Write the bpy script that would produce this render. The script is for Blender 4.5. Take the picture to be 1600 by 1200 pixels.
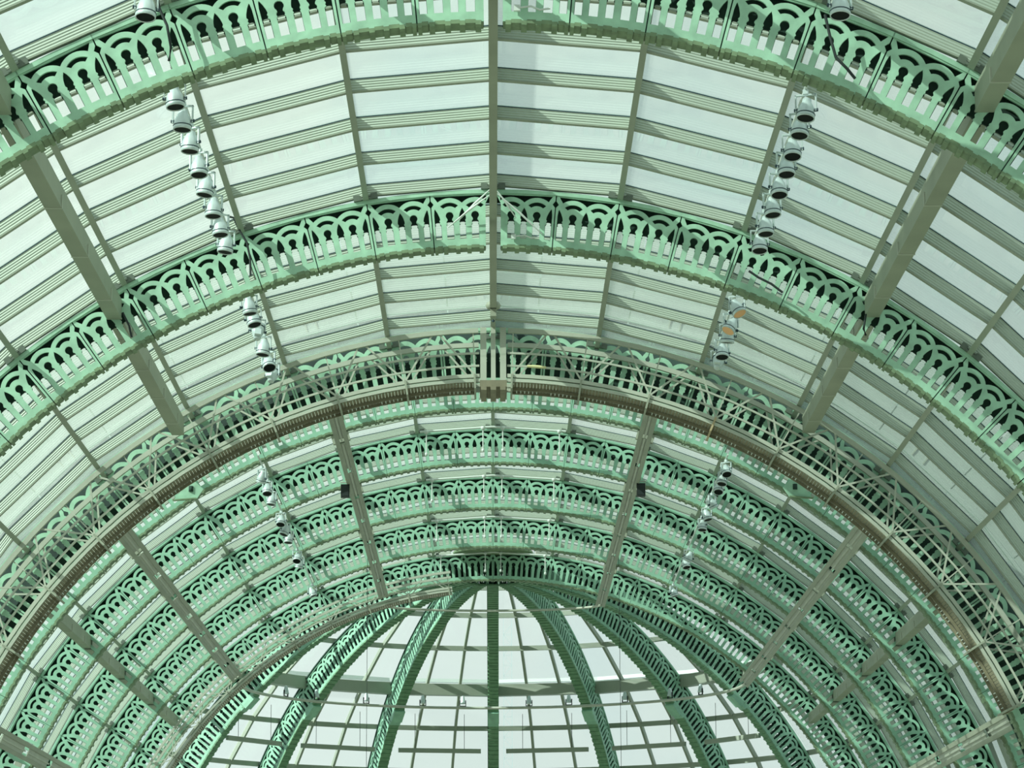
import bpy, bmesh, math, random
from mathutils import Vector, Matrix
random.seed(7)
sc = bpy.context.scene
COL = sc.collection
for o in list(bpy.data.objects): bpy.data.objects.remove(o)

# ------------------------------------------------------------------ camera, sky, sun, exposure
CAM_Z = 1.7
ZC = CAM_Z + 1.0063          # height of the vault axis
PITCH, YAW, ROLL = 0.21328, 0.00738, -0.00486
def cam_axes():
    f = Vector((math.sin(YAW)*math.cos(PITCH), math.cos(YAW)*math.cos(PITCH), math.sin(PITCH)))
    r = Vector((math.cos(YAW), -math.sin(YAW), 0)); u = r.cross(f)
    c, s = math.cos(ROLL), math.sin(ROLL)
    return c*r + s*u, -s*r + c*u, f
cd = bpy.data.cameras.new('camera'); cam = bpy.data.objects.new('camera', cd); COL.objects.link(cam)
cr, cu, cf = cam_axes()
cam.matrix_world = Matrix(((cr.x, cu.x, -cf.x, -0.037), (cr.y, cu.y, -cf.y, 0), (cr.z, cu.z, -cf.z, CAM_Z), (0, 0, 0, 1)))
cd.sensor_width = 36; cd.lens = 4500/1600*36; cd.clip_end = 800
sc.camera = cam

w = bpy.data.worlds.new('sky'); sc.world = w; w.use_nodes = True
nt = w.node_tree; nt.nodes.clear()
out = nt.nodes.new('ShaderNodeOutputWorld'); bg = nt.nodes.new('ShaderNodeBackground')
tc = nt.nodes.new('ShaderNodeTexCoord'); nz = nt.nodes.new('ShaderNodeTexNoise')
nz.inputs['Scale'].default_value = 5.0; nz.inputs['Detail'].default_value = 5
rp = nt.nodes.new('ShaderNodeValToRGB')
rp.color_ramp.elements[0].position = .36; rp.color_ramp.elements[0].color = (.72, .90, .98, 1)
rp.color_ramp.elements[1].position = .58; rp.color_ramp.elements[1].color = (.97, 1.0, .99, 1)
nt.links.new(tc.outputs['Generated'], nz.inputs['Vector']); nt.links.new(nz.outputs['Fac'], rp.inputs['Fac'])
nt.links.new(rp.outputs['Color'], bg.inputs['Color']); bg.inputs['Strength'].default_value = 0.82
nt.links.new(bg.outputs['Background'], out.inputs['Surface'])

sl = bpy.data.lights.new('sun', 'SUN'); so = bpy.data.objects.new('sun', sl); COL.objects.link(so)
sl.energy = 6.8; sl.angle = math.radians(.6); sl.color = (1, .985, .95)
SUN_TO = Vector((-.84, -.49, .68)).normalized()
so.rotation_euler = SUN_TO.to_track_quat('Z', 'Y').to_euler(); so.location = (0, 0, 40)

vs = sc.view_settings
vs.view_transform = 'Standard'; vs.look = 'None'; vs.gamma = 1; vs.use_curve_mapping = False; vs.exposure = 0.0

# ------------------------------------------------------------------ materials
def mat(name, col, rough=.55, metal=0., var=0., vscale=3., bump=0., bscale=40., emit=None):
    m = bpy.data.materials.new(name); m.use_nodes = True; n = m.node_tree
    b = n.nodes['Principled BSDF']; b.inputs['Roughness'].default_value = rough; b.inputs['Metallic'].default_value = metal
    b.inputs['Base Color'].default_value = (*col, 1)
    co = n.nodes.new('ShaderNodeTexCoord')
    if var:
        t = n.nodes.new('ShaderNodeTexNoise'); t.inputs['Scale'].default_value = vscale; t.inputs['Detail'].default_value = 6
        r = n.nodes.new('ShaderNodeValToRGB')
        r.color_ramp.elements[0].position = .3; r.color_ramp.elements[1].position = .7
        r.color_ramp.elements[0].color = (*[c*(1-var) for c in col], 1)
        r.color_ramp.elements[1].color = (*[min(1, c*(1+var)) for c in col], 1)
        oi = n.nodes.new('ShaderNodeObjectInfo'); ad = n.nodes.new('ShaderNodeVectorMath'); ad.operation = 'ADD'
        sm = n.nodes.new('ShaderNodeVectorMath'); sm.operation = 'SCALE'; sm.inputs['Scale'].default_value = 37.
        cb = n.nodes.new('ShaderNodeCombineXYZ')
        for i in range(3): n.links.new(oi.outputs['Random'], cb.inputs[i])
        n.links.new(cb.outputs[0], sm.inputs[0]); n.links.new(co.outputs['Object'], ad.inputs[0]); n.links.new(sm.outputs[0], ad.inputs[1])
        n.links.new(ad.outputs[0], t.inputs['Vector']); n.links.new(t.outputs['Fac'], r.inputs['Fac']); n.links.new(r.outputs['Color'], b.inputs['Base Color'])
    if bump:
        t2 = n.nodes.new('ShaderNodeTexNoise'); t2.inputs['Scale'].default_value = bscale
        bp = n.nodes.new('ShaderNodeBump'); bp.inputs['Strength'].default_value = bump; bp.inputs['Distance'].default_value = .01
        n.links.new(co.outputs['Object'], t2.inputs['Vector']); n.links.new(t2.outputs['Fac'], bp.inputs['Height']); n.links.new(bp.outputs['Normal'], b.inputs['Normal'])
    if emit:
        b.inputs['Emission Color'].default_value = (*emit[0], 1); b.inputs['Emission Strength'].default_value = emit[1]
    return m
M = {}
M['mint'] = mat('mint_paint', (.35, .585, .43), .5, var=.17, vscale=4.5)
M['mint_far'] = mat('mint_paint_hall', (.29, .535, .395), .5, var=.15, vscale=3.5)
M['dark'] = mat('shaded_dark_green_iron', (.018, .05, .036), .8, var=.25, vscale=6)  # dark green iron, deepened by painted-in shade of the girder boxes
M['soffit'] = mat('olive_green', (.18, .26, .15), .6, var=.22, vscale=6)  # soffit tone, darker and more olive than the mint panels
M['ribsoffit'] = mat('shaded_deep_green', (.16, .31, .18), .6, var=.15, vscale=6)  # green darkened to paint in the weaker light under the dome ribs
M['grey'] = mat('warm_grey_coat', (.33, .37, .30), .5, var=.06, vscale=1.5)
M['purlin'] = mat('ribbed_grey_aluminium', (.47, .54, .46), .5)
M['gasket'] = mat('dark_gasket', (.02, .05, .07), .6)
M['steel'] = mat('truss_grey_paint', (.47, .50, .42), .5, var=.08, vscale=2)
M['beam'] = mat('beam_grey_paint', (.33, .36, .28), .55, var=.10, vscale=1.2)
M['silver'] = mat('silver_coat', (.62, .72, .72), .35, .3)
M['lens'] = mat('black_lens', (.006, .010, .010), .45)
M['amber'] = mat('orange_reflection_lens', (.70, .42, .20), .3, emit=((1., .5, .2), .08))  # orange reflection in the lens, painted as base colour plus weak glow
M['black'] = mat('black_plastic', (.012, .016, .016), .6)
M['cable'] = mat('black_cable', (.015, .025, .025), .6)
M['white'] = mat('white_enamel', (.66, .72, .68), .4)
M['cream'] = mat('cream_cladding', (.36, .41, .37), .6, var=.10, vscale=.8)
M['floor'] = mat('pale_stone_floor', (.34, .33, .26), .6, var=.12, vscale=.6)
M['wall'] = mat('pale_green_wall', (.40, .45, .37), .7, var=.06, vscale=.4)
M['under'] = mat('brown_grey_underside', (.24, .22, .15), .7, var=.15, vscale=4)
M['clip'] = mat('dark_grey_clip', (.12, .15, .12), .6)
M['sleeve'] = mat('pale_yellow_tape', (.70, .66, .36), .6)
M['mast'] = mat('pale_blue_grey', (.42, .50, .50), .6)
M['rustpaint'] = mat('rust_stained_paint', (.50, .40, .24), .6, var=.2, vscale=8)
M['rust'] = mat('rusty_orange', (.55, .22, .06), .7)
# fine ribs of the aluminium blades: bump lines along the length
M['lens'].node_tree.nodes['Principled BSDF'].inputs['Specular IOR Level'].default_value = .08
n = M['purlin'].node_tree; b = n.nodes['Principled BSDF']
co = n.nodes.new('ShaderNodeTexCoord'); wv = n.nodes.new('ShaderNodeTexWave'); wv.bands_direction = 'Z'; wv.inputs['Scale'].default_value = 9.0
bp = n.nodes.new('ShaderNodeBump'); bp.inputs['Strength'].default_value = .55; bp.inputs['Distance'].default_value = .02
n.links.new(co.outputs['Object'], wv.inputs['Vector']); n.links.new(wv.outputs['Fac'], bp.inputs['Height']); n.links.new(bp.outputs['Normal'], b.inputs['Normal'])

def glass_mat(name, tint, dust, dust_col):
    m = bpy.data.materials.new(name); m.use_nodes = True; n = m.node_tree; n.nodes.clear()
    o = n.nodes.new('ShaderNodeOutputMaterial'); tr = n.nodes.new('ShaderNodeBsdfTransparent'); tr.inputs['Color'].default_value = (*tint, 1)
    tl = n.nodes.new('ShaderNodeBsdfTranslucent'); tl.inputs['Color'].default_value = (*dust_col, 1)
    gl = n.nodes.new('ShaderNodeBsdfGlossy'); gl.inputs['Roughness'].default_value = .03
    mx = n.nodes.new('ShaderNodeMixShader'); mx2 = n.nodes.new('ShaderNodeMixShader')
    co = n.nodes.new('ShaderNodeTexCoord'); t = n.nodes.new('ShaderNodeTexNoise'); t.inputs['Scale'].default_value = .9; t.inputs['Detail'].default_value = 8; t.inputs['Roughness'].default_value = .65
    mr = n.nodes.new('ShaderNodeMapRange'); mr.inputs['From Min'].default_value = .3; mr.inputs['From Max'].default_value = .75
    mr.inputs['To Min'].default_value = dust*.75; mr.inputs['To Max'].default_value = dust*1.25
    n.links.new(co.outputs['Object'], t.inputs['Vector']); n.links.new(t.outputs['Fac'], mr.inputs['Value']); n.links.new(mr.outputs[0], mx.inputs['Fac'])
    n.links.new(tr.outputs[0], mx.inputs[1]); n.links.new(tl.outputs[0], mx.inputs[2])
    lw = n.nodes.new('ShaderNodeLayerWeight'); lw.inputs['Blend'].default_value = .5      # Schlick reflection, both faces of the pane
    pw = n.nodes.new('ShaderNodeMath'); pw.operation = 'POWER'; pw.inputs[1].default_value = 4.0
    ml = n.nodes.new('ShaderNodeMath'); ml.operation = 'MULTIPLY_ADD'; ml.inputs[1].default_value = .52; ml.inputs[2].default_value = .01
    n.links.new(lw.outputs['Facing'], pw.inputs[0]); n.links.new(pw.outputs[0], ml.inputs[0]); n.links.new(ml.outputs[0], mx2.inputs['Fac'])
    n.links.new(mx.outputs[0], mx2.inputs[1]); n.links.new(gl.outputs[0], mx2.inputs[2]); n.links.new(mx2.outputs[0], o.inputs['Surface'])
    return m
M['glass'] = glass_mat('dusty_roof_glass', (.85, .93, .88), .14, (.80, .88, .83))
M['glass_dome'] = glass_mat('clear_dome_glass', (.93, 1.0, .97), .05, (.82, .90, .88))

# ------------------------------------------------------------------ mesh helpers
class MB:
    def __init__(s): s.v = []; s.f = []; s.m = []; s.mi = 0; s.smooth = set()
    def add(s, vs, fs, smooth=False):
        o = len(s.v); s.v += [tuple(v) for v in vs]
        for f in fs:
            if smooth: s.smooth.add(len(s.f))
            s.f.append([i+o for i in f]); s.m.append(s.mi)
    def hexa(s, p):      # 8 points: 4 of one end, 4 of the other end
        s.add(p, [(3, 2, 1, 0), (4, 5, 6, 7), (0, 1, 5, 4), (1, 2, 6, 5), (2, 3, 7, 6), (3, 0, 4, 7)])
    def box(s, x0, x1, y0, y1, z0, z1):
        s.hexa([(x0, y0, z0), (x1, y0, z0), (x1, y1, z0), (x0, y1, z0), (x0, y0, z1), (x1, y0, z1), (x1, y1, z1), (x0, y1, z1)])
    def bar(s, a, b, wd, h, up=(0, 0, 1)):
        a = Vector(a); b = Vector(b); d = (b-a).normalized(); up = Vector(up)
        x = d.cross(up)
        if x.length < 1e-4: x = d.cross(Vector((1, 0, 0)))
        x.normalize(); u = x.cross(d); q = []
        for c in (a, b):
            for i, j in ((-1, -1), (1, -1), (1, 1), (-1, 1)): q.append(c + x*(i*wd/2) + u*(j*h/2))
        s.hexa(q)
    def tube(s, pts, r, nseg=6, caps=True):
        pts = [Vector(p) for p in pts]; rings = []
        for i, p in enumerate(pts):
            d = (pts[min(i+1, len(pts)-1)] - pts[max(i-1, 0)]).normalized()
            x = d.cross(Vector((0, 0, 1)))
            if x.length < 1e-3: x = d.cross(Vector((1, 0, 0)))
            x.normalize(); u = x.cross(d)
            rr = r[i] if isinstance(r, (list, tuple)) else r
            rings.append([p + x*(rr*math.cos(2*math.pi*k/nseg)) + u*(rr*math.sin(2*math.pi*k/nseg)) for k in range(nseg)])
        vs = [v for q in rings for v in q]; fs = []
        for i in range(len(rings)-1):
            for k in range(nseg):
                k2 = (k+1) % nseg; fs.append((i*nseg+k, (i+1)*nseg+k, (i+1)*nseg+k2, i*nseg+k2))
        s.add(vs, fs, True)
        if caps:
            s.add(rings[0], [tuple(range(nseg))]); s.add(rings[-1], [tuple(reversed(range(nseg)))])
    def lathe(s, prof, nseg=20, c=(0, 0, 0), smooth=True):
        vs = []; fs = []
        for r, z in prof:
            for k in range(nseg):
                a = 2*math.pi*k/nseg; vs.append((c[0]+r*math.cos(a), c[1]+r*math.sin(a), c[2]+z))
        for i in range(len(prof)-1):
            for k in range(nseg):
                k2 = (k+1) % nseg; fs.append((i*nseg+k, i*nseg+k2, (i+1)*nseg+k2, (i+1)*nseg+k))
        s.add(vs, fs, smooth)
    def disc(s, r, z, nseg=20, c=(0, 0, 0)):
        s.add([(c[0]+r*math.cos(2*math.pi*k/nseg), c[1]+r*math.sin(2*math.pi*k/nseg), c[2]+z) for k in range(nseg)], [tuple(range(nseg))])
    def arc(s, R0, R1, a0, a1, y0, y1, n=6, zc=0.):   # annular block about the axis, angles in radians from the crown
        q = []
        for i in range(n+1):
            a = a0+(a1-a0)*i/n; sn, cs = math.sin(a), math.cos(a)
            q.append([(R0*sn, y0, zc+R0*cs), (R0*sn, y1, zc+R0*cs), (R1*sn, y1, zc+R1*cs), (R1*sn, y0, zc+R1*cs)])
        vs = [p for r in q for p in r]; fs = [(0, 1, 2, 3)]
        for i in range(n):
            for k in range(4):
                k2 = (k+1) % 4; fs.append((i*4+k, (i+1)*4+k, (i+1)*4+k2, i*4+k2))
        fs.append((n*4+3, n*4+2, n*4+1, n*4))
        s.add(vs, fs)
    def mesh(s, name, mats):
        me = bpy.data.meshes.new(name); me.from_pydata(s.v, [], s.f); me.validate()
        for m in (mats if isinstance(mats, (list, tuple)) else [mats]): me.materials.append(m)
        if len(me.polygons) == len(s.f):
            for i, p in enumerate(me.polygons):
                p.material_index = s.m[i]; p.use_smooth = i in s.smooth
        bm = bmesh.new(); bm.from_mesh(me); bmesh.ops.recalc_face_normals(bm, faces=bm.faces); bm.to_mesh(me); bm.free()
        return me
    def build(s, name, mats, parent=None):
        return link(name, s.mesh(name, mats), parent)
def link(name, data, parent=None, loc=(0, 0, 0), rot=(0, 0, 0)):
    o = bpy.data.objects.new(name, data); COL.objects.link(o); o.parent = parent; o.location = loc; o.rotation_euler = rot
    return o
def tag(o, label=None, cat=None, group=None, kind=None):
    if label: o['label'] = label
    if cat: o['category'] = cat
    if group: o['group'] = group
    if kind: o['kind'] = kind
    return o
def thing(name, label, cat, loc=(0, 0, 0), rot=(0, 0, 0), group=None):
    return tag(link(name, None, None, loc, rot), label, cat, group)
def pol(R, a, y): return Vector((R*math.sin(a), y, ZC+R*math.cos(a)))
rad = math.radians

# ------------------------------------------------------------------ layout
R1, D1, H = 10.0, 0.08715, 0.835          # nave: inner radius, panel angle, girder height
R2, D2 = 12.08, 0.07217                   # hall behind it: wider radius, same panels
A = {'n1': 31.246, 'n2': 41.165, 'n3': 50.96, 'h1': 62.94, 'h2': 69.52, 'h3': 76.07, 'h4': 82.67, 'h5': 89.27}
YE = 89.3                                 # centre of the half dome
TH1, TH2 = .25, .26                       # girder thickness

# ------------------------------------------------------------------ the pierced cast panel
SX, SY = 1/623., 1/603.6
def pp(x, y): return ((x-482)*SX, (636-y)*SY)
def circ(cx, cy, r, a0, a1, n):
    return [(cx+r*math.cos(a0+(a1-a0)*i/n), cy-r*math.sin(a0+(a1-a0)*i/n)) for i in range(n+1)]
def mirror(l): return [(964-x, y) for x, y in reversed(l)]
def panel_loops(cut=False, stretch=1.0):
    W = 278
    L = []
    dia = [(482+W, 262), (482+W-24, 232), (482+W, 200)]
    diaL = [(482-W, 200), (482-W+24, 232), (482-W, 262)]
    if cut:
        o = [(482-W, 636), (695, 636), (695, 240), (725, 180), (482+W, 180), (482+W, 132), (482-W, 132)] + diaL
    else:
        o = [(482-W, 636), (482+W, 636)] + dia + [(482+W, 132), (482-W, 132)] + diaL
    L.append(o)
    # spandrel: one opening over two arcs
    r = 164; c1, c2, cy = 365, 599, 345
    aL = math.acos((482-c1)/r)
    low = circ(c1, cy, r, rad(128), aL, 9) + circ(c2, cy, r, math.pi-aL, rad(52), 9)[1:]
    if cut: low = [p for p in low if p[0] < 700]; L.append([(228, 160)] + low + [(705, 168), (690, 160)])
    else: L.append([(228, 160)] + low + [(736, 160)])
    for c in (c1, c2):
        L.append(circ(c, cy, 123, rad(132), rad(48), 8) + circ(c, cy, 87, rad(52), rad(128), 7))     # arc slot
        key = [(c-34, 565), (c-34, 428), (c-26, 420), (c-31, 410), (c-31, 398), (c-20, 384)] + circ(c, cy, 36, rad(228), rad(-48), 10) + [(c+20, 384), (c+31, 398), (c+31, 410), (c+26, 420), (c+34, 428), (c+34, 565)]
        L.append(key)
    half = [(482+29, 565), (482+29, 426), (482+23, 416), (482+31, 403), (482+24, 390), (482+33, 376), (482+31, 355), (482+25, 328), (482+14, 300)]
    L.append(half + [(482, 276)] + mirror(half))
    edge = [(482-258, 565), (482-258, 330), (482-252, 285), (482-246, 278), (482-226, 312), (482-211, 348), (482-205, 376), (482-214, 390), (482-206, 403), (482-214, 416), (482-199, 426), (482-199, 565)]
    L.append(edge)
    if not cut: L.append(mirror(edge))
    return [[pp(*q) for q in l] for l in L]
def rear_loops(cut=False):
    W = 286; L = [[(482-W, 630), (482+W, 630), (482+W, 132), (482-W, 132)]]
    if cut: L = [[(482-W, 630), (695, 630), (695, 200), (482+W, 200), (482+W, 132), (482-W, 132)]]
    for c, hw in ((365, 33), (599, 33), (482, 28), (482-228, 27)) + (() if cut else ((482+228, 27),)):
        L.append([(c-hw, 590), (c-hw, 398), (c-hw+7, 390), (c-hw, 382), (c-hw+9, 368), (c-hw+18, 366), (c+hw-18, 366), (c+hw-9, 368), (c+hw, 382), (c+hw-7, 390), (c+hw, 398), (c+hw, 590)])
    return [[pp(*q) for q in l] for l in L]
def fill(loops, thick):
    cu = bpy.data.curves.new('tmp', 'CURVE'); cu.dimensions = '2D'; cu.fill_mode = 'BOTH'; cu.extrude = thick/2
    for l in loops:
        sp = cu.splines.new('POLY'); sp.points.add(len(l)-1); sp.use_cyclic_u = True
        for q, (x, y) in zip(sp.points, l): q.co = (x, y, 0, 1)
    o = bpy.data.objects.new('tmp', cu); COL.objects.link(o)
    bpy.context.view_layer.update()
    me = bpy.data.meshes.new_from_object(o.evaluated_get(bpy.context.evaluated_depsgraph_get()))
    bpy.data.objects.remove(o); bpy.data.curves.remove(cu)
    return me
def bend(me, R, y, name, m, hs=1.0):
    for v in me.vertices:
        x, t, z = v.co; a = x/(R+H/2); r = R + t*hs
        v.co = (r*math.sin(a), y+z, r*math.cos(a))
    me.name = name; me.materials.clear(); me.materials.append(m)
    for p in me.polygons: p.use_smooth = False
    return me
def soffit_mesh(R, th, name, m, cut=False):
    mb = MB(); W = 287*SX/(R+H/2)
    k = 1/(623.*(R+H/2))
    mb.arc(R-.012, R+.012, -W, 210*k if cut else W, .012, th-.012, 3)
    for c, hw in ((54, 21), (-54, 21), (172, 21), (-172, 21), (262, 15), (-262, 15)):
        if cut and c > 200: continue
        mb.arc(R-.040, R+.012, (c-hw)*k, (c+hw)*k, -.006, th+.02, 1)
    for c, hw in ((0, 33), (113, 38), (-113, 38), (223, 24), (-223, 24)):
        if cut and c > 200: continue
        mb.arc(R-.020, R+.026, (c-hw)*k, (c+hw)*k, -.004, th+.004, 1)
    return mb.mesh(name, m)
def flange_mesh(R, th, name, m, hs=1.0):
    mb = MB(); W = 287*SX/(R+H/2); T = R+H*hs
    mb.mi = 1; mb.arc(T-.012, T+.024, -W, W, .012, th+.035, 2)  # dark plate: shade under the flange is put into its colour
    mb.mi = 0; mb.arc(T-.030, T+.028, -W, W, -.018, .012, 2)
    return mb.mesh(name, [m, M['dark']])
PT = .032
def girder_set(R, th, mint, sof, hs=1.0):
    d = {}
    d['panel'] = bend(fill(panel_loops(), PT), R, PT/2, 'panel', mint, hs)
    d['cutL'] = bend(fill(panel_loops(True), PT), R, PT/2, 'panel', mint, hs)
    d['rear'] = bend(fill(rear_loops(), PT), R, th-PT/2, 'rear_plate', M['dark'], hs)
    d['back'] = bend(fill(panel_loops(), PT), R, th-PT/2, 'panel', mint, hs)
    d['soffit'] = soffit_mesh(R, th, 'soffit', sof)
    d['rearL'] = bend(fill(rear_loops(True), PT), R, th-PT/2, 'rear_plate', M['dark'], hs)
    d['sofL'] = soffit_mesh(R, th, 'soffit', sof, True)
    for a in ('cut', 'rear', 'sof'):
        me = d[a+'L'].copy()
        for v in me.vertices: v.co.x = -v.co.x
        me.flip_normals(); d[a+'R'] = me
    d['flange'] = flange_mesh(R, th, 'top_flange', mint, hs)
    return d
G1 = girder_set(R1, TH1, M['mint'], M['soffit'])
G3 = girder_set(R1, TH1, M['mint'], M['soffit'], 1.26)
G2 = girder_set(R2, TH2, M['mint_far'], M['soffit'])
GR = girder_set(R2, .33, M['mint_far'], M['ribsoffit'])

def arch(name, label, y, R, D, g, th, n, gap=False, solid=None):
    t = thing(name, label, 'arch girder', (0, y, ZC))
    for k in range(-n, n):
        a = (k+.5)*D; me, mr, ms = g['panel'], g['rear'], g['soffit']
        if gap and k == -1: me, mr, ms = g['cutL'], g['rearL'], g['sofL']
        if gap and k == 0: me, mr, ms = g['cutR'], g['rearR'], g['sofR']
        link('panel', me, t, rot=(0, a, 0))
        if not solid: link('rear_plate', mr, t, rot=(0, a, 0))
        link('soffit', ms, t, rot=(0, a, 0)); link('top_flange', g['flange'], t, rot=(0, a, 0))
    for s in (-1, 1):      # plain feet of the arch down to the floor, out of the photograph's frame
        mb = MB(); mb.arc(R, R+H, s*n*D, s*rad(88), .01, th-.01, 6); mb.box(min(s*R, s*(R+H)), max(s*R, s*(R+H)), .01, th-.01, -ZC, .3)
        mb.build('pier', M['mint'], t)
    return t

# ------------------------------------------------------------------ setting: floor and low walls
mb = MB(); mb.box(-24, 24, -12, 112, -.3, 0); tag(mb.build('floor', M['floor']), kind='structure')
for s, nm in ((-1, 'left'), (1, 'right')):
    mb = MB(); mb.box(min(s*11.3, s*11.6), max(s*11.3, s*11.6), -12, 51.5, 0, ZC+.2)
    mb.box(min(s*13.4, s*13.7), max(s*13.4, s*13.7), 51.5, YE, 0, ZC+.2); mb.box(min(s*11.3, s*13.7), max(s*11.3, s*13.7), 51.5, 51.8, 0, ZC+.2)
    tag(mb.build('wall_'+nm, M['wall']), kind='structure')
mb = MB()
for i in range(24):
    a0 = -math.pi/2+math.pi*i/24; a1 = a0+math.pi/24
    q = []
    for z in (0, ZC+.2):
        for r, a in ((13.4, a0), (13.4, a1), (13.7, a1), (13.7, a0)): q.append((r*math.sin(a), YE+r*math.cos(a), z))
    mb.hexa(q)
tag(mb.build('wall_apse', M['wall']), kind='structure')

# ------------------------------------------------------------------ glass roofs
def roof(name, label, R, D, cols, rows, glass, blade_b, last=0.):
    """cols: half number of glazed columns; rows: list of row boundary y values; each pane, blade and mullion is a part."""
    root = tag(link(name, None, None, (0, 0, ZC)), label, kind='structure')
    c = math.cos(D); Rb, Rg = (R+blade_b)/c, (R+blade_b+.185)/c      # measured at the mullions
    hw = math.tan(D)*(R+blade_b)
    Lr = rows[1]-rows[0]
    g = MB(); wg = (R+blade_b+.185)*math.tan(D); zg = R+blade_b+.185
    g.hexa([(-wg, 0, zg), (wg, 0, zg), (wg, Lr, zg), (-wg, Lr, zg), (-wg, 0, zg+.02), (wg, 0, zg+.02), (wg, Lr, zg+.02), (-wg, Lr, zg+.02)])
    gm = g.mesh('pane', glass)
    bl = MB(); zb = R+blade_b; bl.mi = 0
    bl.box(-hw, hw, -.025, .025, zb+.016, zb+.172); bl.mi = 1; bl.box(-hw, hw, -.042, .042, zb, zb+.016); bl.mi = 2; bl.box(-wg, wg, -.03, .03, zb+.172, zb+.185)
    bm = bl.mesh('purlin', [M['purlin'], M['grey'], M['gasket']])
    mu = MB(); mu.box(-.03, .03, rows[0], rows[-1], Rb-.05, Rg+.05); mu.box(-.042, .042, rows[0], rows[-1], Rb-.06, Rb-.045)
    mm = mu.mesh('mullion', M['grey'])
    for k in range(-cols, cols):
        a = (2*k+1)*D
        for y in rows[:-1]:
            link('pane', gm, root, (0, y, 0), (0, a, 0))
            link('purlin', bm, root, (0, y + (last if y == rows[-2] else 0), 0), (0, a, 0))
    for k in range(-cols, cols+1): link('mullion', mm, root, rot=(0, 2*k*D, 0))
    return root, zg, zb
P1 = 9.919/6
rows1 = [A['n1'] + P1*j for j in range(-4, 13)]        # the last row stops at the deep arch
nave_roof, zg1, zb1 = roof('ceiling_nave', 'glazed barrel roof over the near green arches', R1, D1, 6, rows1, M['glass'], H+.045, .25)
P2 = (A['h5']-A['h1'])/16
rows2 = [A['h1'] + P2*j for j in range(-2, 17)]
hall_roof, zg2, zb2 = roof('ceiling_hall', 'glazed barrel roof over the wider hall behind', R2, D2, 8, rows2, M['glass'], H+.045)
# the rest of both roofs, out of the frame, as one part each
def outer_roof(root, R, D, c0, c1, y0, y1, pitch, zg, extra=None):
    gl = MB(); st = MB()
    def col(k, ya, yb):
        a0, a1 = 2*k*D, 2*(k+1)*D; q = []
        for rr in (zg/math.cos(D), zg/math.cos(D)+.02):
            for a, y in ((a0, ya), (a1, ya), (a1, yb), (a0, yb)): q.append((rr*math.sin(a), y, rr*math.cos(a)))
        gl.hexa(q)
        n = max(1, round((yb-ya)/pitch))
        for j in range(n):
            y = ya+pitch*j; r0, r1 = (zg-.185)/math.cos(D), zg/math.cos(D); q = []
            for yy in (y-.03, y+.03):
                for rr, a in ((r0, a0), (r0, a1), (r1, a1), (r1, a0)): q.append((rr*math.sin(a), yy, rr*math.cos(a)))
            st.hexa(q)
        am = a0; c = Vector((math.sin(am), 0, math.cos(am)))
        st.bar(c*(zg-.05)+Vector((0, ya, 0)), c*(zg-.05)+Vector((0, yb, 0)), .1, .3, c)
    for k in range(c0, c1):
        col(k, y0, y1); col(-k-1, y0, y1)
    if extra:
        for k in range(-c0, c0): col(k, *extra)
    tag(gl.build('outer_glazing', M['glass'], root), kind='stuff'); tag(st.build('outer_bars', M['grey'], root), kind='stuff')
outer_roof(nave_roof, R1, D1, 6, 9, A['n1']-4*P1-14*P1, A['n3'], P1, zg1, (A['n1']-18*P1, A['n1']-4*P1))
outer_roof(hall_roof, R2, D2, 8, 11, 52.0, A['h5'], P2, zg2, (52.0, rows2[0]))
# small dark brackets where mullions sit on the girders
for root, R, D, ys, th, n in ((nave_roof, R1, D1, (A['n1'], A['n2'], A['n3']), TH1, 5), (hall_roof, R2, D2, (A['h2'], A['h3'], A['h4'], A['h5']), TH2, 7)):
    mb = MB()
    for s in (-1, 1):
        mb.box(s*.13-.05, s*.13+.05, -.05, .06, R+H+.028, R+H+.115)
    mb.box(-.08, .08, -.08, .10, R+H+.028, R+H+.06)
    me = mb.mesh('bracket', M['clip'])
    for y in ys:
        for k in range(-n, n+1): link('bracket', me, root, (0, y, 0), (0, 2*k*D, 0))

# gable wall that closes the step between the two roofs
gw = tag(link('wall_gable', None, None, (0, 51.62, ZC)), 'pale curved gable wall above the near roof', kind='structure')
mb = MB(); mb.arc(11.34, 13.35, -D2*.985, D2*.985, 0, .1, 4); mb.arc(11.6, 11.66, -D2, D2, -.03, 0, 4); mb.arc(12.4, 12.46, -D2, D2, -.03, 0, 4)
me = mb.mesh('panel', M['cream'])
for k in range(-9, 10): link('panel', me, gw, rot=(0, 2*k*D2, 0))
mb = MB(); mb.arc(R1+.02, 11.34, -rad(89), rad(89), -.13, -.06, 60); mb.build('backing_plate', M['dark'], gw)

# ------------------------------------------------------------------ arches
arch('arch_girder', 'largest pierced mint green arch, cut by the top edge of the picture', A['n1'], R1, D1, G1, TH1, 12, gap=True)
arch('arch_girder', 'pierced mint green arch in mid picture with spotlights hanging before it', A['n2'], R1, D1, G1, TH1, 12, gap=True)
arch('arch_girder', 'deep green arch directly behind the curved grey walkway truss', A['n3'], R1, D1, G3, TH1, 14, solid=True)
for k, l in (('h1', 'green arch just below the walkway truss, its top hidden by the truss'), ('h2', 'topmost fully visible green arch of the far hall, below the truss'),
             ('h3', 'green arch with the two black loudspeakers hanging just above it'), ('h4', 'second last green arch before the dome ribs'),
             ('h5', 'last green arch, from whose crown the dome ribs spread')):
    arch('arch_girder', l, A[k], R2, D2, G2, TH2, 18)

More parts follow.
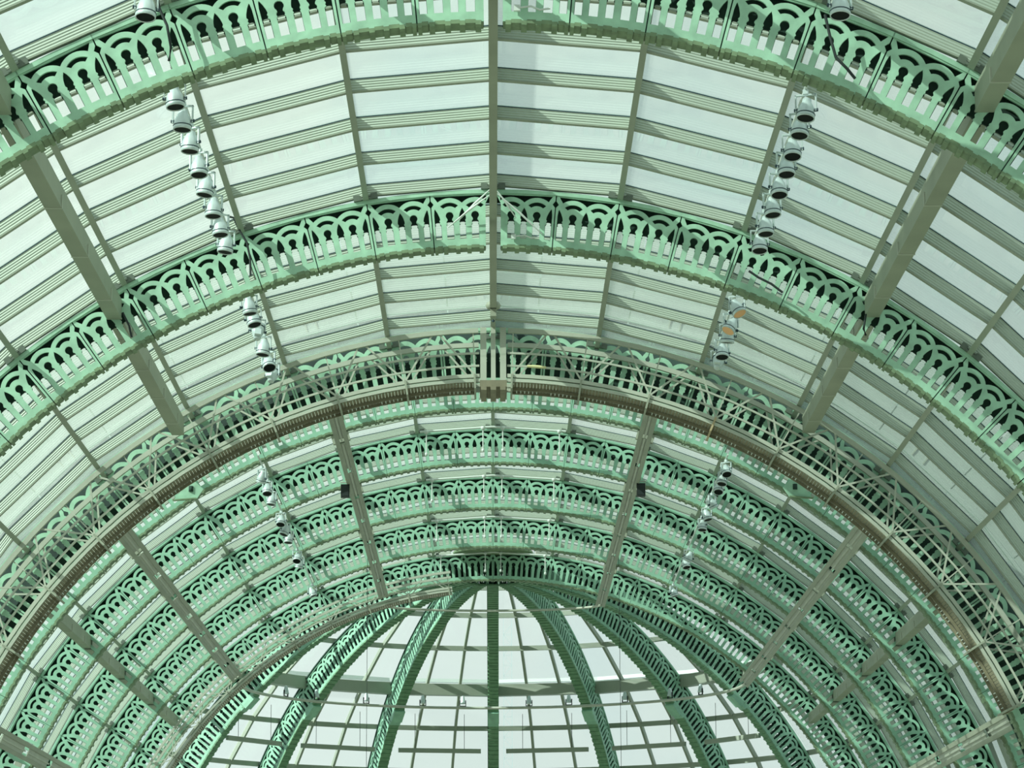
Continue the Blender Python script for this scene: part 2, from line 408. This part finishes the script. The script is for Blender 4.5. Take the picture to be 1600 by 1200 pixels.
# ------------------------------------------------------------------ half dome: ribs and glazing
dome = tag(link('ceiling_dome', None, None, (0, YE, ZC)), 'glazed half dome closing the far end', kind='structure')
RG = 13.1
def sph(R, t, az): return Vector((R*math.sin(t)*math.sin(az), R*math.sin(t)*math.cos(az), R*math.cos(t)))
TED = [6, 12, 18, 26, 34, 42, 50, 57.5, 65, 73, 81, 89]
ga = rad(22.5)
for r in range(len(TED)-1):
    t0, t1 = rad(TED[r]), rad(TED[r+1])
    ncol = 3 if r >= 2 else 2
    for c in range(ncol):
        a0, a1 = -ga/2+ga*c/ncol, -ga/2+ga*(c+1)/ncol
        mb = MB(); q = [sph(RG, t0, a0), sph(RG, t0, a1), sph(RG, t1, a1), sph(RG, t1, a0)]
        mb.hexa(q+[v*(1+.02/RG) for v in q]); pm = mb.mesh('pane', M['glass_dome'])
        mb = MB(); mb.bar(sph(RG-.04, t0, a0), sph(RG-.04, t1, a0), .085, .14, sph(1, (t0+t1)/2, a0)); bm = mb.mesh('glazing_bar', M['grey'])
        mb = MB(); mb.bar(sph(RG-.07, t1, a0), sph(RG-.07, t1, a1), .10, .16, (0, 0, 1)); hm = mb.mesh('purlin', M['grey'])
        for g in range(8):
            az = -math.pi/2+ga*(g+.5)
            link('pane', pm, dome, rot=(0, 0, -az)); link('purlin', hm, dome, rot=(0, 0, -az))
            if c: link('glazing_bar', bm, dome, rot=(0, 0, -az))
# box ring beam between the ribs
for g in range(8):
    az = -math.pi/2+ga*(g+.5); mb = MB(); q = []
    for z in (9.36, 9.74):
        for rr, a in ((8.62, az-ga/2), (8.62, az+ga/2), (9.0, az+ga/2), (9.0, az-ga/2)): q.append((rr*math.sin(a)/math.cos(0), rr*math.cos(a), z))
    mb.hexa(q); mb.build('ring_beam', M['grey'], dome)
for g in range(8):      # pale gutter outside the glass at the ring
    az = -math.pi/2+ga*(g+.5); mb = MB(); q = []
    for z in (9.86, 9.98):
        for rr, a in ((9.25, az-ga/2), (9.25, az+ga/2), (9.5, az+ga/2), (9.5, az-ga/2)): q.append((rr*math.sin(a), rr*math.cos(a), z))
    mb.hexa(q); mb.build('gutter', M['white'], dome)
mb = MB()      # crown boss where the ribs meet
mb.lathe([(0, 13.0), (1.25, 12.95), (1.25, 12.86), (0, 12.86)], 32); mb.build('crown_plate', M['soffit'], dome)
names = ['leftmost dome rib, nearly hidden behind the last arch', 'second dome rib from the left, steeply leaning', 'dome rib just left of the central one', 'central dome rib, seen straight from below',
         'dome rib just right of the central one', 'second dome rib from the right, steeply leaning', 'rightmost dome rib, nearly hidden behind the last arch']
for i in range(7):
    az = ga*(i-3)
    t = thing('dome_rib', 'green pierced '+names[i], 'dome rib', (0, YE, ZC), (0, 0, math.pi/2-az), 'ribs of the half dome')
    for k in range(1, 17):
        a = (k+.5)*D2; off = (0, -.165, 0)
        link('panel', GR['panel'], t, off, (0, a, 0)); link('panel', GR['back'], t, off, (0, a, 0))
        link('added_shade_plate', GR['rear'], t, (0, -.314, 0), (0, a, 0))  # added mid-rib plate, dark so the openings look shaded
        link('soffit', GR['soffit'], t, off, (0, a, 0)); link('top_flange', GR['flange'], t, off, (0, a, 0))
    mb = MB(); mb.arc(R2-.12, R2+.02, rad(43.2), rad(45.4), -.19, .19, 2); mb.arc(R2-.06, R2+.02, rad(45.4), rad(46.2), -.18, .18, 1); mb.build('corbel', GR['panel'].materials[0], t)
    mb = MB(); mb.arc(R2, R2+H, 17*D2, rad(89), -.15, .15, 6); mb.box(R2, R2+H, -.15, .15, -ZC, .3); mb.build('pier', M['mint'], t)

# ------------------------------------------------------------------ crown monorail and tie rods
t = thing('monorail_tube', 'long grey box tube running along the crown under the roof glass', 'rail', (0, 24, ZC))
mb = MB(); mb.box(-.055, .055, 0, 22.7, 10.40, 10.55); mb.box(-.032, .032, 0, 22.7, 10.55, 10.62); mb.build('tube', M['beam'], t)
mb = MB(); mb.lathe([(0, -.06), (.10, -.06), (.13, 0), (.10, .06), (0, .06)], 6, (0, 22.75, 10.46)); mb.box(-.05, .05, 22.7, 22.85, 10.27, 10.42); mb.build('end_stop', M['beam'], t)
mb = MB(); mb.box(-.03, .03, 22.86, 22.9, 10.30, 10.40); mb.lathe([(0, -.03), (.035, 0), (0, .03)], 8, (0, 22.84, 10.22)); mb.build('end_cap', M['gasket'], t)
for yy in (A['n1']+.15, A['n2']+.15):
    mb = MB(); mb.box(-.04, .04, yy-24-.03, yy-24+.03, 10.6, 10.82); mb.build('hanger', M['beam'], t)
def rod(name, label, pts, r, m, cat, group=None):
    p0 = Vector(pts[0]); o = None; mb = MB(); mb.tube([Vector(p)-p0 for p in pts], r, 6)
    o = mb.build(name, m); o.location = p0; tag(o, label, cat, group); return o
for x0, z0, x1, z1, l in ((-.05, 10.80, -.50, 10.38, 'left upper'), (-.05, 10.72, -.67, 10.26, 'left lower'), (.06, 10.78, .34, 10.40, 'right upper'), (.06, 10.74, .72, 10.16, 'right lower')):
    rod('tie_rod', 'thin pale tie rod at the crown of the middle arch, ' + l + ' of four', [(x0, 40.95, ZC+z0), ((x0+x1)/2, 40.97, ZC+(z0+z1)/2), (x1, 41.1, ZC+z1)], [.007, .018, .006], M['white'], 'rod', 'tie rods at the middle crown')
# raised maintenance fin outside, along the ridge of the near roof
t = thing('ridge_fin', 'pale upright fin outside along the roof ridge above the grey tube', 'ridge fin', (0, 20, ZC))
mb = MB(); mb.box(-.045, .045, 0, 31.2, 11.17, 11.45); mb.build('upstand', M['cream'], t)
mb = MB(); mb.box(-.06, .06, 0, 31.2, 11.45, 11.48); mb.build('capping', M['cream'], t)

p = [pol(10.155, rad(a), 49.955) for a in (3.4, 4.0, 4.6, 5.3)]
rod('rail_sleeve', 'pale yellow sleeve wrapped on the guard rail right of the truss centre', p, [.022, .03, .03, .02], M['sleeve'], 'sleeve')
for y, x, z, l in ((31.22, .27, 10.14, 'largest'), (41.14, .30, 10.13, 'middle')):
    t = thing('junction_box', 'small white cable box beside the crown tube on the %s arch' % l, 'cable box', (x, y, ZC+z))
    mb = MB(); mb.box(-.035, .035, -.05, .0, -.04, .03); mb.build('box', M['white'], t)
    mb = MB(); mb.tube([(.03, -.03, 0), (.16, -.05, .01), (.26, -.04, -.03), (.38, -.03, -.01)], .012, 6); mb.build('conduit', M['white'], t)
# ------------------------------------------------------------------ crane beams passing through the girders
def beam_span(R, ang, y0, y1, label, group):
    c = pol(R, rad(ang), y0); t = thing('crane_beam', label, 'beam', c, group=group)
    L = y1-y0; mb = MB(); mb.box(-.11, .11, 0, L, -.15, -.13); mb.box(-.10, .10, 0, L, -.13, .15); mb.build('box_section', M['beam'], t)
    n = max(2, round(L/2.4))
    for j in range(n):
        mb = MB(); y = L*(j+.5)/n; mb.box(-.118, .118, y-.02, y+.02, -.158, .02); mb.build('joint_strap', M['steel'], t)
    return t
for s, sd in ((-1, 'left'), (1, 'right')):
    for y0, y1, l in ((22.5, A['n1'], 'before the largest arch'), (A['n1']+TH1, A['n2'], 'between the largest and the middle arch'), (A['n2']+TH1, 49.9, 'between the middle arch and the walkway truss')):
        beam_span(10.62, s*31.6, y0, y1, 'grey %s crane beam %s' % (sd, l), 'crane beams of the near vault')
    hk = ['h1', 'h2', 'h3', 'h4', 'h5']
    wd = ['first two', 'second and third', 'third and fourth', 'last two']
    for i in range(4):
        beam_span(12.5, s*52.0, A[hk[i]]+TH2, A[hk[i+1]], 'short grey beam on the %s between the %s far arches' % (sd, wd[i]), 'crane beams of the far hall')

# ------------------------------------------------------------------ arched walkway trusses
def gantry(name, label, ya, yb, Rt, Rb, sides, a0, a1, step, sc_=1.0, hub=True, tray=True):
    t = thing(name, label, 'truss', (0, ya, ZC))
    d = yb-ya; st = M['steel']; cw = .042*sc_
    def arcpart(nm, R0, R1_, s, y0, y1, m=st, n=26):
        mb = MB(); mb.arc(R0, R1_, s*rad(a0), s*rad(a1), y0, y1, n); return mb.build(nm, m, t)
    for s in sides:
        for y in (0, d):
            rt = Rt-(.075*sc_ if y else 0); arcpart('top_chord', rt-cw, rt+cw, s, y-.04, y+.04)
            arcpart('bottom_chord', Rb+.08, Rb+.145, s, y-.045, y+.045)
            arcpart('lower_flange', Rb+.0, Rb+.055, s, y-.05, y+.05)
        for q in (.41, .64):
            arcpart('guard_rail', Rt-q*sc_-.017, Rt-q*sc_+.017, s, -.02, .02)
        k = 0; nodes = []
        while a0+.5+k*step < a1: nodes.append(a0+.5+k*step); k += 1
        for i, b in enumerate(nodes):
            for y in (0, d):
                for tt in (b-step/2, b+step/2):
                    if tt < a0 or tt > a1: continue
                    mb = MB(); mb.bar(Vector((0, y, 0))+pol(Rb+.14, s*rad(b), 0)-Vector((0, 0, ZC)), Vector((0, y, 0))+pol(Rt-.03, s*rad(tt+(.35 if tt < b else -.35)), 0)-Vector((0, 0, ZC)), .032*sc_, .032*sc_, (0, 1, 0)); mb.build('diagonal', st, t)
            c0, c1 = pol(Rb, s*rad(b), 0)-Vector((0, 0, ZC)), pol(Rt, s*rad(b), 0)-Vector((0, 0, ZC))
            mb = MB(); mb.bar(c0, c1, .022, .022, (0, 1, 0)); mb.build('post', st, t)
            mb = MB(); mb.bar(c0-c0.normalized()*.12+Vector((0, d/2, 0)), c0+c0.normalized()*.14+Vector((0, d/2, 0)), .035, d+.16, (0, 1, 0)); mb.build('node_plate', M['rustpaint'] if (tray and s == 1 and i == 3) else M['beam'], t)
        # walkway floor: slats across
        mb = MB(); aa = a0+.4
        while aa < a1:
            mb.arc(Rb-.01, Rb+.02, s*rad(aa), s*rad(aa+.29), -.02, d+.02, 1); aa += .34
        tag(mb.build('floor_grating', M['under'], t), kind='stuff')
        if not tray: continue
        mb = MB(); aa = a0+1.0
        while aa < a1:         # cable tray under the walkway: bundles of rungs
            for j in range(6): mb.arc(Rb-.05, Rb-.03, s*rad(aa+j*.42), s*rad(aa+j*.42+.10), d*.45, d*.85, 1)
            aa += 3.6
        tag(mb.build('tray_rung', M['white'], t), kind='stuff')
        mb = MB(); mb.arc(Rb-.07, Rb-.02, s*rad(a0+.5), s*rad(a1), d*.43, d*.46, 26); mb.arc(Rb-.07, Rb-.02, s*rad(a0+.5), s*rad(a1), d*.84, d*.87, 26); mb.build('tray_rail', M['under'], t)
    if hub:
        for x in (-.175, .175):
            mb = MB(); mb.box(x-.055, x+.055, -.06, .02, Rb-.04, Rt+.045); mb.build('hub_post', st, t)
        mb = MB(); mb.box(-.042, .042, -.05, .03, Rb+.02, Rt+.17); mb.build('centre_post', st, t)
        mb = MB(); mb.box(-.24, .24, -.07, d+.1, Rb-.10, Rb+.02); mb.build('hub_plate', M['under'], t)
        for x in (-.17, 0, .17):
            mb = MB(); mb.box(x-.05, x+.05, -.09, d+.12, Rb-.16, Rb-.10); mb.build('hub_bar', M['under'], t)
    return t
gantry('walkway_truss', 'curved grey walkway truss spanning the whole vault in mid picture', 50.0, 50.82, 10.80, 9.86, (-1, 1), 1.4, 66, 7.1)
gantry('walkway_truss', 'half arched grey walkway truss on the left before the last arch', 86.8, 87.5, 12.02, 11.42, (-1,), 6.2, 68, 6.2, .8, hub=False, tray=False)

# ------------------------------------------------------------------ rails of the far hall
def ladder_rail(ang, R, y0, y1, label, wd=.26):
    t = thing('suspended_rail', label, 'rail', pol(R, rad(ang), y0), (0, rad(ang), 0), 'suspended rails of the far hall'); L = y1-y0
    for x in (-wd/2, wd/2):
        mb = MB(); mb.box(x-.05, x+.05, 0, L, -.11, -.09); mb.box(x-.012, x+.012, 0, L, -.09, .11); mb.box(x-.04, x+.04, 0, L, .11, .125); mb.build('channel', M['beam'], t)
    n = int(L/3.3)
    for j in range(n):
        mb = MB(); y = L*(j+.5)/n; mb.box(-wd/2, wd/2, y-1.45, y+1.45, -.075, -.06); mb.box(-.02, .02, y-1.6, y+1.6, -.10, -.075); mb.build('cross_plate', M['steel'], t)
    for yy in (A['h1'], A['h2'], A['h3'], A['h4'], A['h5']):
        if y0 < yy < y1:
            mb = MB(); mb.box(-.20, .20, yy-y0+.06, yy-y0+.2, .10, .30); mb.build('hanger_clamp', M['beam'], t)
    return t
for s, sd in ((-1, 'left'), (1, 'right')):
    ye = 86.65 if s < 0 else 88.6
    ladder_rail(s*16.55, 11.72, 51.6, ye, 'grey ladder rail carrying the %s black loudspeaker' % sd, .2)
    ladder_rail(s*41.5, 11.72, 51.6, ye, 'long oblique grey ladder rail on the %s below the far arches' % sd, .26)
    ladder_rail(s*66.0, 11.72, 51.6, 80, 'low grey ladder rail at the bottom %s corner' % sd, .30)
    # loudspeaker
    c = pol(11.5, rad(s*17.7), 67.1)
    t = thing('loudspeaker', 'black loudspeaker hanging from the %s ladder rail' % sd, 'loudspeaker', c, group='hanging loudspeakers')
    mb = MB(); mb.box(-.10, .10, -.10, .10, -.16, .14); cab = mb.build('cabinet', M['black'], t)
    mb = MB(); mb.box(-.08, .08, -.108, -.10, -.14, .12); mb.build('grille', M['cable'], cab)
    mb = MB(); mb.box(-.11, -.095, -.02, .02, 0, .2); mb.box(.095, .11, -.02, .02, 0, .2); mb.box(-.11, .11, -.02, .02, .19, .21); mb.build('bracket', M['steel'], t)
    mb = MB(); mb.lathe([(0, .07), (.05, .05), (.05, -.05), (0, -.07)], 10, (s*-.05, 0, .30)); mb.build('motor', M['rust'], t)
    x = c.x + s*.10
    rod('hanging_cable', 'thin dark cable hanging straight down on the %s of the far hall' % sd, [(c.x-s*.02, 79, ZC+11.3), (c.x-s*.02, 79, 0.02)], .007, M['cable'], 'cable')
# semicircular rails round the apse
for nm, x, z, dp, r, y0, ang in (('wide', 7.77, 8.72, 7.1, .05, 88.6, 41.5), ('small', 3.34, 11.18, 1.3, .04, 88.6, 16.55)):
    pts = [(x*math.sin(a), y0+dp*math.cos(a), ZC+z) for a in [-math.pi/2+math.pi*i/40 for i in range(41)]]
    rod('apse_rail', '%s curved grey pipe rail rounding the apse under the dome' % nm, pts, r, M['steel'], 'rail')
for i, dg in enumerate((-47, -38, -26, -14, -6, 7, 15, 27, 38, 47)):
    a = rad(dg*1.25); c = Vector((7.77*math.sin(a), 88.6+7.1*math.cos(a), ZC+8.72+.05))
    side = 'left' if dg < 0 else 'right'; od = ['outermost', 'second', 'middle', 'fourth', 'innermost'][i if dg < 0 else 9-i]
    t = thing('apse_floodlight', 'small pale floodlight on the wide apse rail, %s of the %s five' % (od, side), 'floodlight', c, (0, 0, -a), 'floodlights on the apse rail')
    mb = MB(); mb.lathe([(.03, .34), (.05, .32), (.09, .12), (.10, .08), (.0, .08)], 12); mb.build('housing', M['silver'], t)
    mb = MB(); mb.box(-.11, -.09, -.02, .02, 0, .2); mb.box(.09, .11, -.02, .02, 0, .2); mb.box(-.11, .11, -.02, .02, 0, .02); mb.build('yoke', M['black'], t)
# linear light bars hung between the dome ribs
for g in range(1, 7):
    az = -math.pi/2+ga*(g+.5); rr = 9.5; zz = 7.56
    a0, a1 = az-rad(8.6), az+rad(8.6)
    p0 = Vector((rr*math.sin(a0), YE+rr*math.cos(a0), ZC+zz)); p1 = Vector((rr*math.sin(a1), YE+rr*math.cos(a1), ZC+zz)); c = (p0+p1)/2
    lab = {1: 'leftmost', 2: 'second from the left', 3: 'just left of the central rib', 4: 'just right of the central rib', 5: 'second from the right', 6: 'rightmost'}[g]
    t = thing('light_bar', 'dark grey linear light bar hung between dome ribs, ' + lab, 'light bar', c, group='linear bars in the apse')
    mb = MB(); mb.bar(p0-c, p1-c, .10, .15); mb.build('body', M['grey'], t)
    for q in (.2, .8):
        e = p0.lerp(p1, q)-c; mb = MB(); mb.tube([e+Vector((0, 0, .07)), e+Vector((0, 0, 1.25))], .008, 4); mb.build('suspension_wire', M['cable'], t)
# sprinkler droppers at the crown of the far hall
for i in range(4):
    y = A[hk[i+1]]-.65; lab = ['highest', 'second', 'third', 'lowest'][i]
    t = thing('sprinkler_pipe', 'white sprinkler pipe at the hall crown, %s of four' % lab, 'pipe', (0, y, ZC), group='sprinkler pipes at the hall crown')
    mb = MB(); mb.tube([(-1.78, 0, 12.72), (-.02, 0, 12.84), (.02, 0, 12.84), (1.78, 0, 12.72)], .03, 6); mb.build('pipe', M['white'], t)
    for x in (-1.62, -.24, .24, 1.62):
        z = 12.84-abs(x)*.068
        mb = MB(); mb.tube([(x, -.05, z), (x, -.05, z-.56)], .018, 6); mb.lathe([(0, .05), (.05, .04), (.05, -.04), (0, -.05)], 8, (x, -.05, z-.02)); mb.lathe([(0, .03), (.035, .02), (.035, -.05), (0, -.06)], 8, (x, -.05, z-.56)); mb.build('dropper', M['white'], t)
# green gussets under the truss
for s, sd in ((-1, 'left'), (1, 'right')):
    t = thing('gusset_bracket', 'folded green triangular bracket under the walkway truss on the %s' % sd, 'bracket', (0, 62.55, ZC), group='green gussets')
    P = [(7.05, 9.94), (6.53, 9.98), (6.39, 10.19), (6.65, 10.44)]
    mb = MB(); q = [(s*x, 0, z) for x, z in P]; mb.hexa(q+[(x, .05, z) for x, y, z in q]); mb.build('plate', M['mint'], t)
    mb = MB(); mb.bar((s*7.05, -.02, 9.94), (s*6.53, -.02, 9.98), .10, .03); mb.build('lower_flange', M['soffit'], t)
    mb = MB(); mb.lathe([(0, -.06), (.05, -.06), (.05, .06), (0, .06)], 10, (s*6.66, .0, 10.2)); mb.build('pin', M['dark'], t)

# ------------------------------------------------------------------ theatre spotlights
def lamp_meshes(lens):
    d = {}
    mb = MB(); mb.lathe([(.0, .155), (.035, .155), (.055, .145), (.06, .10), (.078, .07), (.098, .02), (.106, -.03), (.106, -.062)], 20); d['housing'] = mb.mesh('housing', M['silver'])
    mb = MB(); mb.lathe([(.106, -.062), (.112, -.066), (.112, -.115), (.104, -.12), (.098, -.105)], 20); d['barrel'] = mb.mesh('barrel', M['silver'])
    mb = MB(); mb.lathe([(.106, -.058), (.116, -.060), (.116, -.068), (.106, -.070)], 20); d['band'] = mb.mesh('band', M['gasket'])
    mb = MB(); mb.disc(.10, -.108, 20); d['lens'] = mb.mesh('lens', lens)
    mb = MB()
    for s in (-1, 1): mb.box(s*.122-.008, s*.122+.008, -.02, .02, -.02, .19)
    mb.box(-.13, .13, -.02, .02, .18, .196); mb.box(-.03, .03, -.03, .03, .196, .25); d['yoke'] = mb.mesh('yoke', M['silver'])
    mb = MB()
    for s in (-1, 1): mb.tube([(s*.105, 0, 0), (s*.145, 0, 0)], .022, 8)
    d['knob'] = mb.mesh('knob', M['gasket'])
    mb = MB(); mb.box(-.05, .05, .04, .12, .02, .12); d['ballast_box'] = mb.mesh('ballast_box', M['silver'])
    return d
LM = lamp_meshes(M['lens']); LA = lamp_meshes(M['amber'])
def spot(c, label, group, tilt=(0, 0), spin=0, d=LM, scale=1.0):
    t = thing('spotlight', label, 'spotlight', c, group=group); t.scale = (scale,)*3
    for k in ('housing', 'barrel', 'ballast_box'):
        o = link(k, d[k], t, rot=(rad(tilt[0]), rad(tilt[1]), spin))
        for q in {'barrel': ('band', 'lens'), 'housing': ('knob',)}.get(k, ()): link(q, d[q], o)
    link('yoke', d['yoke'], t, rot=(0, 0, spin))
    return t
ORD = ['first', 'second', 'third', 'fourth', 'fifth', 'sixth', 'seventh', 'eighth', 'ninth']
bays = [(-1, 'upper left', 21.6, [32.48, 33.37, 34.27, 35.32, 36.23, 37.26, 38.22, 39.13]), (1, 'upper right', 21.55, [33.01, 33.72, 34.62, 35.40, 36.36, 37.31, 38.28, 39.19]),
        (-1, 'middle left', 21.5, [42.83, 43.6, 44.47, 45.67, 46.76, 47.67]), (1, 'middle right', 21.55, [43.01, 44.17, 44.85, 45.98, 46.75])]
for s, nm, ang, ys in bays:
    for i, y in enumerate(ys):
        tilt = (-random.uniform(4, 12), random.uniform(-8, 8)); d = LM
        if nm == 'upper right': tilt = (-random.uniform(10, 20), random.uniform(-5, 5))
        if nm == 'middle right':
            tilt = [(-12, -28), (-8, 34), (6, 4), (-15, 8), (150, 10)][i]; d = LA if i < 2 else LM
        if nm == 'middle left': tilt = [(-6, -8), (-14, -12), (160, 5), (-8, 4), (-20, -25), (150, 0)][i]
        spot(pol(10.2, s*rad(ang), y), ('orange reflecting silver spotlight, ' if d is LA else 'silver spotlight, ') + '%s from the top of the %s string' % (ORD[i], nm), 'spotlights of the %s string' % nm, tilt, random.uniform(-.5, .5), d)
    y0, y1 = ys[0]-.4, ys[-1]+.5; p = pol(10.2, s*rad(ang), y0) + Vector((0, 0, .27))
    rod('lighting_pipe', 'white lighting pipe that carries the %s spotlight string' % nm, [p, p+Vector((0, y1-y0, 0))], .022, M['white'], 'pipe', 'lighting pipes')
for s, sd in ((-1, 'left'), (1, 'right')):
    spot(pol(10.2, s*rad(21.43), 29.38), 'silver spotlight overlapping the largest arch at the top %s' % sd, 'spotlights above the largest arch', (-10, 4), .2)
    p = pol(10.2, s*rad(21.43), 26.0)+Vector((0, 0, .27)); rod('lighting_pipe', 'white lighting pipe at the top %s, above the largest arch' % sd, [p, p+Vector((0, 4.0, 0))], .022, M['white'], 'pipe', 'lighting pipes')
for s, sd, ys in ((-1, 'left', [62.9, 64.45, 65.8, 68.75, 70.2, 71.4, 74.6, 75.6, 81.0]), (1, 'right', [62.3, 63.4, 64.5, 66.5, 68.2, 69.7, 74.7, 75.9, 81.3])):
    for i, y in enumerate(ys):
        spot(pol(11.7, s*rad(26.0), y), 'small silver spotlight of the far hall, %s from the top on the %s' % (ORD[i], sd), 'far hall spotlights on the %s' % sd, (random.uniform(-25, 10), random.uniform(-25, 25)), random.uniform(-1, 1))
    p = pol(11.7, s*rad(26.0), 61.8)+Vector((0, 0, .27)); rod('lighting_pipe', 'white lighting pipe of the far hall on the %s' % sd, [p, p+Vector((0, 20.4, 0))], .02, M['white'], 'pipe', 'lighting pipes')
# loose black cables near the lamps
for y, pts, l in ((31.0, [(3.76, 9.98), (3.81, 9.72), (3.87, 9.47), (3.99, 9.34), (4.08, 9.22)], 'across the largest arch at the top right'),
                  (31.0, [(-3.83, 10.29), (-3.78, 10.07), (-3.69, 9.87), (-3.64, 9.61), (-3.66, 9.45)], 'across the largest arch at the top left'),
                  (40.95, [(-3.89, 10.40), (-3.82, 10.38), (-3.74, 10.20), (-3.62, 10.0), (-3.57, 9.76), (-3.56, 9.5)], 'across the middle arch on the left'),
                  (40.95, [(3.75, 9.55), (3.89, 9.45), (4.08, 9.35), (4.24, 9.22)], 'across the middle arch on the right'),
                  (40.95, [(-5.42, 8.95), (-5.32, 8.75), (-5.28, 8.58)], 'below the end of the left crane beam'),
                  (40.95, [(5.45, 8.89), (5.41, 8.67), (5.44, 8.57)], 'below the end of the right crane beam')):
    rod('loose_cable', 'loose black cable ' + l, [(x, y, ZC+z) for x, z in pts], .018, M['cable'], 'cable', 'loose cables')

# ------------------------------------------------------------------ lattice mast outside, behind the dome
t = thing('lattice_mast', 'pale lattice mast outside, seen through the dome glass beside the central rib', 'mast', (.72, 140, 0))
for x, y in ((-.2, -.2), (.2, -.2), (.2, .2), (-.2, .2)):
    mb = MB(); mb.box(x-.012, x+.012, y-.012, y+.012, 0, 20.5); mb.build('leg', M['mast'], t)
mb = MB()
for j in range(40):
    z = j*.5; s = 1 if j % 2 else -1
    for y in (-.2, .2): mb.bar((-.2*s, y, z), (.2*s, y, z+.5), .01, .01, (0, 1, 0)); mb.bar((-.2, y, z), (.2, y, z), .01, .01)
mb.build('lattice', M['mast'], t)
